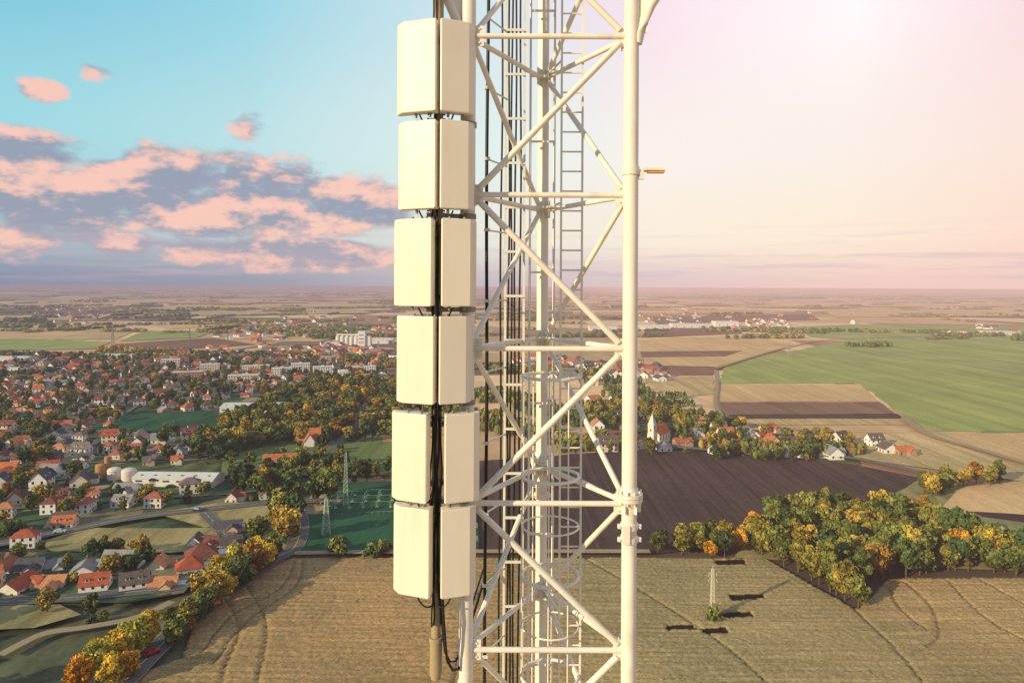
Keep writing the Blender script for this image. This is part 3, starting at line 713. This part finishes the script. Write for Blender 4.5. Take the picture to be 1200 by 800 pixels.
def tree_mesh(name,seed,leafm,h=12,cw=4.6,n_cl=16,per=62,ls=.62,shape='round'):
    R=np.random.default_rng(seed); b=MB(); th=h*.34
    b.tube((0,0,0),(0.1,0,th),.30,.2,n=7); b.tube((.1,0,th),(0.2,.1,h*.8),.2,.05,n=5)
    cs=[]
    for i in range(n_cl):
        for _ in range(50):
            p=R.uniform(-1,1,3)
            if np.linalg.norm(p)<1: break
        if shape=='round': c=np.array([p[0]*cw*.72,p[1]*cw*.72,h*.60+p[2]*h*.30]); r=R.uniform(.26,.44)*cw
        elif shape=='tall': c=np.array([p[0]*cw*.45,p[1]*cw*.45,h*.55+p[2]*h*.40]); r=R.uniform(.28,.42)*cw*.8
        else:
            zz=(i+.5)/n_cl; c=np.array([p[0]*.3,p[1]*.3,h*(.12+.82*zz)]); r=(1-zz)*cw*.8+.35
        cs.append((c,r,R.uniform(.55,1.5)))
        if i<7 and shape!='cone': b.tube((.05,0,th*R.uniform(.7,1.1)),tuple(c),.10,.03,n=4,caps=False)
    nb=len(b.f); P=[];T=[]
    for c,r,tone in cs:
        d=R.normal(size=(per,3)); d/=np.linalg.norm(d,axis=1)[:,None]; rad=r*R.uniform(.55,1.08,per)**.6
        q=c+d*rad[:,None]*np.array([1,1,.8 if shape!='cone' else .35])
        nrm=d*.9+R.normal(size=(per,3))*.65; nrm/=np.linalg.norm(nrm,axis=1)[:,None]
        a=np.cross(nrm,R.normal(size=(per,3))); a/=np.linalg.norm(a,axis=1)[:,None]; c2=np.cross(nrm,a)
        s=(ls*R.uniform(.6,1.3,per))[:,None]
        P.append(np.stack([q-a*s-c2*s*.6,q+a*s*.8-c2*s*.7,q+a*s+c2*s*.6,q-a*s*.7+c2*s*.8],1).reshape(-1,3))
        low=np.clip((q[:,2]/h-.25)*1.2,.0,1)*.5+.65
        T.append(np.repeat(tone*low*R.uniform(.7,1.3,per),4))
    P=np.concatenate(P); T=np.concatenate(T); o=len(b.v); nl=len(P)//4
    verts=[tuple(v) for v in b.v]+[tuple(v) for v in P]; faces=b.f+[(o+4*i,o+4*i+1,o+4*i+2,o+4*i+3) for i in range(nl)]
    me=bpy.data.meshes.new(name); me.from_pydata(verts,[],faces); me.materials.append(m_bark); me.materials.append(leafm)
    me.polygons.foreach_set('material_index',[0]*nb+[1]*nl)
    at=me.attributes.new('tone','FLOAT','POINT'); at.data.foreach_set('value',np.concatenate([np.ones(o),T]).astype(np.float32)); me.update(); return me
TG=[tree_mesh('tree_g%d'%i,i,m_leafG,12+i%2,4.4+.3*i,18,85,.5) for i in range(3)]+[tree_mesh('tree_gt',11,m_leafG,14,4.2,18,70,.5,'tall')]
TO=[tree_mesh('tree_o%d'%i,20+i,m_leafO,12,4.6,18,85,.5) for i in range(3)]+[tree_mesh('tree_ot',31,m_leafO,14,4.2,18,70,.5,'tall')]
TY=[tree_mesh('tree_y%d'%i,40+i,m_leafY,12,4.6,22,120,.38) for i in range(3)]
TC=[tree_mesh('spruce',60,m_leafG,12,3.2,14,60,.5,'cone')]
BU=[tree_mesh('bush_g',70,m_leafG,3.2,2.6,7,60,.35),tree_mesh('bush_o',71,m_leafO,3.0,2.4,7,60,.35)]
def scatter(parent,poly,sp,kinds,smin,smax,avoid=True,name='deciduous_tree',sk=None):
    xs=[p[0] for p in poly]; ys=[p[1] for p in poly]; x=min(xs)
    while x<max(xs):
        y=min(ys)
        while y<max(ys):
            a=x+random.uniform(-.5,.5)*sp; c=y+random.uniform(-.5,.5)*sp
            if inpoly(a,c,poly) and (not avoid or not nearroad(a,c,2.5)):
                if sk is None or noise.noise(Vector((a/40,c/40,3)))>sk:
                    s=random.uniform(smin,smax); place(name,random.choice(kinds),(a,c,0),random.uniform(0,6.28),(s,s,s*random.uniform(.85,1.15)),parent)
            y+=sp
        x+=sp
wood=empty('woodland')
wp=GP([(872,655),(880,632),(898,612),(950,606),(1040,606),(1085,615),(1130,638),(1200,655),(1400,660),(1400,678),(1035,677),(1012,706),(990,709),(958,686),(925,666)])
scatter(wood,wp,5.2,TO*6+TG*4+TY[:1],.65,1.25)
scatter(wood,GP([(764,652),(772,640),(872,635),(872,655)]),5,TO*2+TG[:1]+TY[:1],.6,.85)
scatter(wood,GP([(690,655),(690,642),(745,642),(745,655)]),6,TO,.5,.8)
wood2=empty('woodland')
scatter(wood2,GP([(1082,585),(1082,572),(1112,566),(1122,580)]),6,TO,.7,1.0); scatter(wood2,GP([(1128,572),(1132,562),(1172,560),(1172,572)]),7,TO,.7,1.)
scatter(wood2,GP([(845,650),(1080,590),(1090,600),(890,650)]),9,TO+TG,.5,.8,sk=0)
wood3=empty('parkland_trees')
scatter(wood3,GP([(225,540),(250,500),(300,490),(330,465),(400,445),(470,452),(470,520),(400,520),(300,530),(262,545)]),8.5,TG*2+TO*3+TY[:1],.75,1.25,sk=-.3)
scatter(wood3,GP([(262,590),(270,556),(460,535),(460,566),(380,572),(340,600)]),10,TG*3+TO,.7,1.1,sk=-.1)
scatter(wood3,GP([(320,655),(322,600),(355,592),(362,640),(350,654)]),8,TG+TO*2+TY[:1],.9,1.3)
scatter(wood3,GP([(395,660),(385,650),(405,648),(410,656)]),6,BU,.8,1.4,name='bush')
vt=empty('garden_trees')
def vscatter(n,poly,kinds,a,bb):
    xs=[p[0] for p in poly]; ys=[p[1] for p in poly]; k=0
    while k<n:
        x=random.uniform(min(xs),max(xs)); y=random.uniform(min(ys),max(ys)); k+=1
        if not inpoly(x,y,poly) or abs(x/y)>1.0: continue
        if any((x-h[0])**2+(y-h[1])**2<30 for h in plots) or nearroad(x,y,3): continue
        if any(inpoly(x,y,e) for e in excl[:3]+excl[4:]): continue
        s=random.uniform(a,bb); place('garden_tree',random.choice(kinds),(x,y,0),random.uniform(0,6),s,vt)
vscatter(6000,village,TG*5+TO*3+TC*3+TY[:1]+BU*3,.38,.84)
vscatter(300,[(-330,200),(-140,200),(-120,262),(-330,262)],TG*3+TO*2+TC+BU*3,.4,.85)
vscatter(350,village2,TG+TO,.4,.9)
sc=empty('scrub_bushes')
scatter(sc,[(-330,118),(-150,118),(-128,190),(-118,205),(-200,210),(-330,205)],4.6,BU*6+TG+TO,.5,1.1,name='bush',sk=-.25)
def rt(px,py,kind,s,name):
    x,y=G(px,py); place(name,kind,(x,y,0),random.uniform(0,6),(s,s,s*1.05))
for (px,py,k,s) in [(92,812,0,.8),(112,800,1,.9),(128,812,2,.8),(140,782,0,.85),(158,772,1,.95),(172,762,2,.9),(120,782,1,.7),(150,800,0,.7)]: rt(px,py,TY[k],s,'maple_tree')
for (px,py,k,s) in [(205,760,0,.75),(215,748,1,.8),(228,738,2,.85),(240,728,0,.9),(250,718,1,.95),(262,708,3,.9),(272,700,2,1.0),(284,692,0,1.05),(296,683,1,1.05),(308,672,3,1.0),(320,663,2,1.0),(200,742,1,.6),(236,708,2,.9),(250,697,0,.85)]:
    rt(px,py,(TO+TY)[k] if k!=3 else TY[1],s,'lime_tree')
for (px,py,s) in [(258,690,1.1),(272,682,1.15),(286,672,1.0),(300,662,1.0),(243,722,.8),(222,742,.8),(312,664,.95)]: rt(px,py,random.choice(TY),s*.9,'lime_tree')
for (px,py,k,s) in [(338,640,TO[0],1.3),(345,620,TG[0],1.2),(330,612,TO[1],1.3),(385,590,TG[1],1.35),(398,652,BU[0],2.0),(372,592,TG[2],1.1),(300,640,TO[2],1.0),(446,652,BU[1],2.0),(436,655,BU[0],1.4),(1006,712,TO[0],.9),(990,704,TO[1],1.0)]: rt(px,py,k,s,'oak_tree')
x,y=G(835,729); place('bush',BU[0],(x,y,0),1,(1.0,1.0,1.5)); place('bush',BU[1],(x+1.2,y+.5,0),1,1)
def line_mesh(seed,m,L=130,n=20):
    R=np.random.default_rng(seed); b=[];T=[]
    for i in range(n):
        c=np.array([R.uniform(-L/2,L/2),R.normal(0,5),R.uniform(3.0,5)]); r=R.uniform(3.0,5.0); tone=R.uniform(.6,1.3)
        k=26; d=R.normal(size=(k,3)); d/=np.linalg.norm(d,axis=1)[:,None]; q=c+d*r*np.array([1.2,1.2,.95]); q[:,2]=np.maximum(q[:,2],.6)
        a=np.cross(d,R.normal(size=(k,3))); a/=np.linalg.norm(a,axis=1)[:,None]; c2=np.cross(d,a); s=R.uniform(1.1,1.9,k)[:,None]
        b.append(np.stack([q-a*s-c2*s,q+a*s-c2*s,q+a*s+c2*s,q-a*s+c2*s],1).reshape(-1,3)); T.append(np.full(4*k,tone))
    P=np.concatenate(b); me=bpy.data.meshes.new('tree_line'); me.from_pydata([tuple(v) for v in P],[],[(4*i,4*i+1,4*i+2,4*i+3) for i in range(len(P)//4)])
    me.materials.append(m); at=me.attributes.new('tone','FLOAT','POINT'); at.data.foreach_set('value',np.concatenate(T).astype(np.float32)); me.update(); return me
LM=[line_mesh(1,m_leafG),line_mesh(2,m_leafG,90,26),line_mesh(3,m_leafO),line_mesh(4,m_leafG,180,22),line_mesh(5,m_leafO,60,22)]
dt=empty('distant_trees')
for i in range(520):
    v=random.choice([random.uniform(2.5,14),random.uniform(8,40),random.uniform(15,60)]); y=80000/v; x=y*random.uniform(-.95,.95)
    if y<1100 and x<-60: continue
    if x/y>.3 and 60<v<175: continue
    if 35<v and x/y>.2: 
        if random.random()<.85: continue
    place('tree_line',random.choice(LM),(x,y,0),random.choice([0.25,.1,-.2,1.5,.3])+random.uniform(-.15,.15),(random.uniform(.7,1.6)*(1+y/9000),1,random.uniform(.6,1.0)),dt)
for (pa,pb_,n) in [((860,387),(945,391),5),((878,396),(920,397),4),((750,470),(850,520),9),((930,386),(1180,396),6),((1000,405),(1040,404),2),((700,480),(760,478),6),((855,528),(980,535),10),((690,440),(760,470),6),((240,378),(460,398),10),((340,392),(390,396),5),((0,418),(300,424),12),((120,412),(460,424),14),((460,430),(700,440),10),((560,460),(700,500),14),((470,470),(700,530),20),((1180,392),(1230,402),3),((0,375),(60,374),3)]:
    for i in range(n):
        u=(i+random.uniform(.2,.8))/n; x,y=G(pa[0]+(pb_[0]-pa[0])*u,pa[1]+(pb_[1]-pa[1])*u+random.uniform(-2,2)); s=min(1.2,max(.35,y/1500))
        place('tree_line',random.choice(LM),(x,y,0),random.uniform(-.3,.3),(s,s,1 if y>700 else .8),dt)
dh=empty('distant_village')
for i in range(520):
    cx,cy=random.choice([(330,385),(300,392),(360,378),(450,390),(380,412),(430,415),(340,420),(280,422),(720,440),(650,430),(1150,392),(900,380),(60,428),(200,425),(800,372),(100,368)])
    x,y=G(cx+random.gauss(0,30),max(cy+random.gauss(0,5),352))
    if x/y>.3 and y<1500: continue
    place('distant_house',random.choice(houses),(x,y,0),random.uniform(0,3),random.uniform(.85,1.3),dh)
# ================================================================== PARKED CARS
m_tyre=mat('tyre',(.02,.02,.02,1),.8)
def car_mesh(c):
    b=MB(); prof=[(-2.1,.35),(2.1,.35),(2.15,.75),(1.9,.9),(1.0,.98),(.45,1.42),(-1.05,1.45),(-1.75,1.0),(-2.1,.92)]
    n=len(prof); vs=[(x,s*(.86 if z<1.1 else .7),z) for s in (-1,1) for x,z in prof]
    b.add(vs,[tuple(range(n)),tuple(range(n,2*n))[::-1]]+[(i,(i+1)%n,n+(i+1)%n,n+i) for i in range(n)],0)
    for x in (-1.3,1.3):
        for s in (-.82,.82): b.tube((x,s-.1,.33),(x,s+.1,.33),.33,n=12,mi=1)
    b.add([(1.01,-.72,1.02),(1.01,.72,1.02),(.52,.64,1.43),(.52,-.64,1.43)],[(0,1,2,3)],2)
    for s in (-1,1): b.box((-.3,s*.76,1.2),(1.5,.06,.3),2)
    return b.mesh('car',[mat('car_paint',c,.3,metal=.3,gloss=True),m_tyre,m_glass])
cars=[car_mesh(c) for c in ((.6,.6,.6,1),(.35,.03,.02,1),(.03,.05,.15,1),(.04,.04,.04,1))]
bpy.context.view_layer.update(); dg=bpy.context.evaluated_depsgraph_get()
for (px,py,a) in [(70,629,.3),(232,603,-.2),(178,774,.9),(300,675,.9),(25,640,.2),(180,570,.1),(200,571,.1),(225,571,.1)]:
    x,y=G(px,py); hit=scene.ray_cast(dg,Vector((x,y,3.0)),Vector((0,0,-1))); place('parked_car',random.choice(cars),(x,y,hit[1].z if hit[0] else .1),a)
# ================================================================== WORLD
SUNAZ=math.radians(232); SUNEL=math.radians(19)
w=bpy.data.worlds.new('World'); scene.world=w; w.use_nodes=True; w.node_tree.nodes.clear(); t=NT(w.node_tree)
out=t.new('ShaderNodeOutputWorld'); sky=t.new('ShaderNodeTexSky',sky_type='NISHITA'); sky.sun_disc=False; sky.sun_elevation=SUNEL; sky.sun_rotation=SUNAZ
b1=t.new('ShaderNodeBackground'); t.l.new(sky.outputs[0],b1.inputs[0]); b1.inputs[1].default_value=.14
tc=t.new('ShaderNodeTexCoord'); sp=t.new('ShaderNodeSeparateXYZ'); t.l.new(tc.outputs['Generated'],sp.inputs[0])
az=t.m('ARCTAN2',sp.outputs[0],sp.outputs[1]); el=t.m('ARCSINE',sp.outputs[2])
A=t.rng(az,-.75,.75)
A2=t.m('ADD',A,t.m('MULTIPLY',t.m('SUBTRACT',t.noise(tc.outputs['Generated'],2.5,1),.5),.10))
def PA(px): return (math.atan((px-600)/800)+.75)/1.5
R0=t.ramp(A2,[(PA(0),lin(142,148,172)),(PA(300),lin(158,158,176)),(PA(560),lin(202,190,196)),(PA(760),lin(228,200,202)),(PA(1000),lin(244,206,198)),(PA(1200),lin(242,204,198))])
R1=t.ramp(A2,[(PA(0),lin(168,192,204)),(PA(300),lin(198,210,214)),(PA(560),lin(236,234,222)),(PA(760),lin(254,238,220)),(PA(1000),lin(255,236,214)),(PA(1200),lin(255,222,204))])
R2=t.ramp(A2,[(PA(0),lin(160,220,230)),(PA(300),lin(188,227,232)),(PA(560),lin(230,243,238)),(PA(760),lin(255,244,236)),(PA(1000),lin(255,242,232)),(PA(1200),lin(255,230,220))])
R3=t.ramp(A2,[(PA(0),lin(124,200,224)),(PA(300),lin(154,216,232)),(PA(560),lin(218,235,241)),(PA(760),lin(255,230,240)),(PA(1000),(1.08,1.0,1.02,1)),(PA(1200),lin(255,224,231))])
c=t.mix(t.rng(el,0.0,.075,smooth=True),R0,R1); c=t.mix(t.rng(el,.06,.2,smooth=True),c,R2); c=t.mix(t.rng(el,.18,.40,smooth=True),c,R3)
c=t.mix(t.rng(el,.50,1.1,0,.85,True),c,(.16,.33,.56,1))
back=t.rng(t.m('ABSOLUTE',az),.95,1.9,0,.80,True); c=t.mix(back,c,(.33,.40,.50,1))
blobs=[(250,232,215,48,1.45),(60,245,120,56,1.45),(25,183,85,28,1.4),(172,203,75,30,1.3),(400,240,90,38,1.35),(345,299,135,16,1.8),(28,286,65,18,1.5),(108,84,30,13,1.15),(46,106,30,13,1.2),(290,150,28,20,.9),(170,292,140,20,1.0)]
vec=t.xyz(az,el,0.0); F_=None
for (px,py,rx,ry,wt) in blobs:
    ax=math.atan((px-600)/800); k=math.cos(ax); ex=math.atan((335-py)/800*k)
    kx=800/(rx*k*k); ky=800/(ry*k)
    n=t.new('ShaderNodeVectorMath',operation='MULTIPLY_ADD'); t.l.new(vec,n.inputs[0]); n.inputs[1].default_value=(kx,ky,0); n.inputs[2].default_value=(-ax*kx,-ex*ky,0)
    d=t.new('ShaderNodeVectorMath',operation='DOT_PRODUCT'); t.l.new(n.outputs[0],d.inputs[0]); t.l.new(n.outputs[0],d.inputs[1])
    f=t.m('SUBTRACT',wt,d.outputs['Value']); F_=f if F_ is None else t.m('MAXIMUM',F_,f)
F_=t.m('MAXIMUM',F_,-1.6)
n1=t.noise(t.xyz(t.m('MULTIPLY',az,11.0),t.m('MULTIPLY',el,21.0),1.0),1.0,8,.60)
n2=t.noise(t.xyz(t.m('MULTIPLY_ADD',az,11.0,-.10),t.m('MULTIPLY_ADD',el,21.0,.42),1.0),1.0,4,.60)
f1=t.m('ADD',t.m('MULTIPLY',F_,.60),t.m('MULTIPLY',t.m('SUBTRACT',n1,.48),3.2))
dens=t.rng(f1,0.0,.62,0,.95,True); lit=t.rng(t.m('SUBTRACT',n1,n2),-.07,.13,0,1,True)
cc=t.mix(lit,lin(152,158,178),lin(254,202,186))
cc=t.mix(t.rng(el,.08,.02,0,.3),cc,lin(232,192,188))
c=t.mix(dens,c,cc)
st=t.noise(t.xyz(t.m('MULTIPLY',az,5.0),t.m('MULTIPLY',el,90.0),4.0),1.0,3,.6)
sk=t.m('MULTIPLY',t.rng(st,.5,.68,0,.5),t.m('MULTIPLY',t.rng(el,.0,.015),t.rng(el,.09,.04)))
c=t.mix(sk,c,lin(204,180,194))
b2=t.new('ShaderNodeBackground'); t.l.new(c,b2.inputs[0]); b2.inputs[1].default_value=1.0
ms=t.new('ShaderNodeMixShader'); ms.inputs[0].default_value=.95; t.l.new(b1.outputs[0],ms.inputs[1]); t.l.new(b2.outputs[0],ms.inputs[2]); t.l.new(ms.outputs[0],out.inputs[0])
sd=Vector((math.sin(SUNAZ)*math.cos(SUNEL),math.cos(SUNAZ)*math.cos(SUNEL),math.sin(SUNEL)))
sl=bpy.data.lights.new('sun','SUN'); sl.energy=5.0; sl.angle=math.radians(.5); sl.color=(1,.80,.48)
so=bpy.data.objects.new('sun',sl); scene.collection.objects.link(so); so.rotation_euler=(-sd).to_track_quat('-Z','Y').to_euler(); so.location=(0,0,150)
cam=bpy.data.cameras.new('camera'); cam.lens=24; cam.sensor_width=36; cam.shift_y=-65/1200; cam.clip_start=.1; cam.clip_end=300000
co=bpy.data.objects.new('camera',cam); scene.collection.objects.link(co)
co.matrix_world=Matrix.Translation((0,0,H))@Matrix.Rotation(math.radians(90),4,'X')@Matrix.Rotation(ROLL,4,'Z')
scene.camera=co
scene.view_settings.view_transform='Standard'; scene.view_settings.look='None'; scene.view_settings.exposure=0
print('houses',nh,'objects',len(bpy.data.objects))
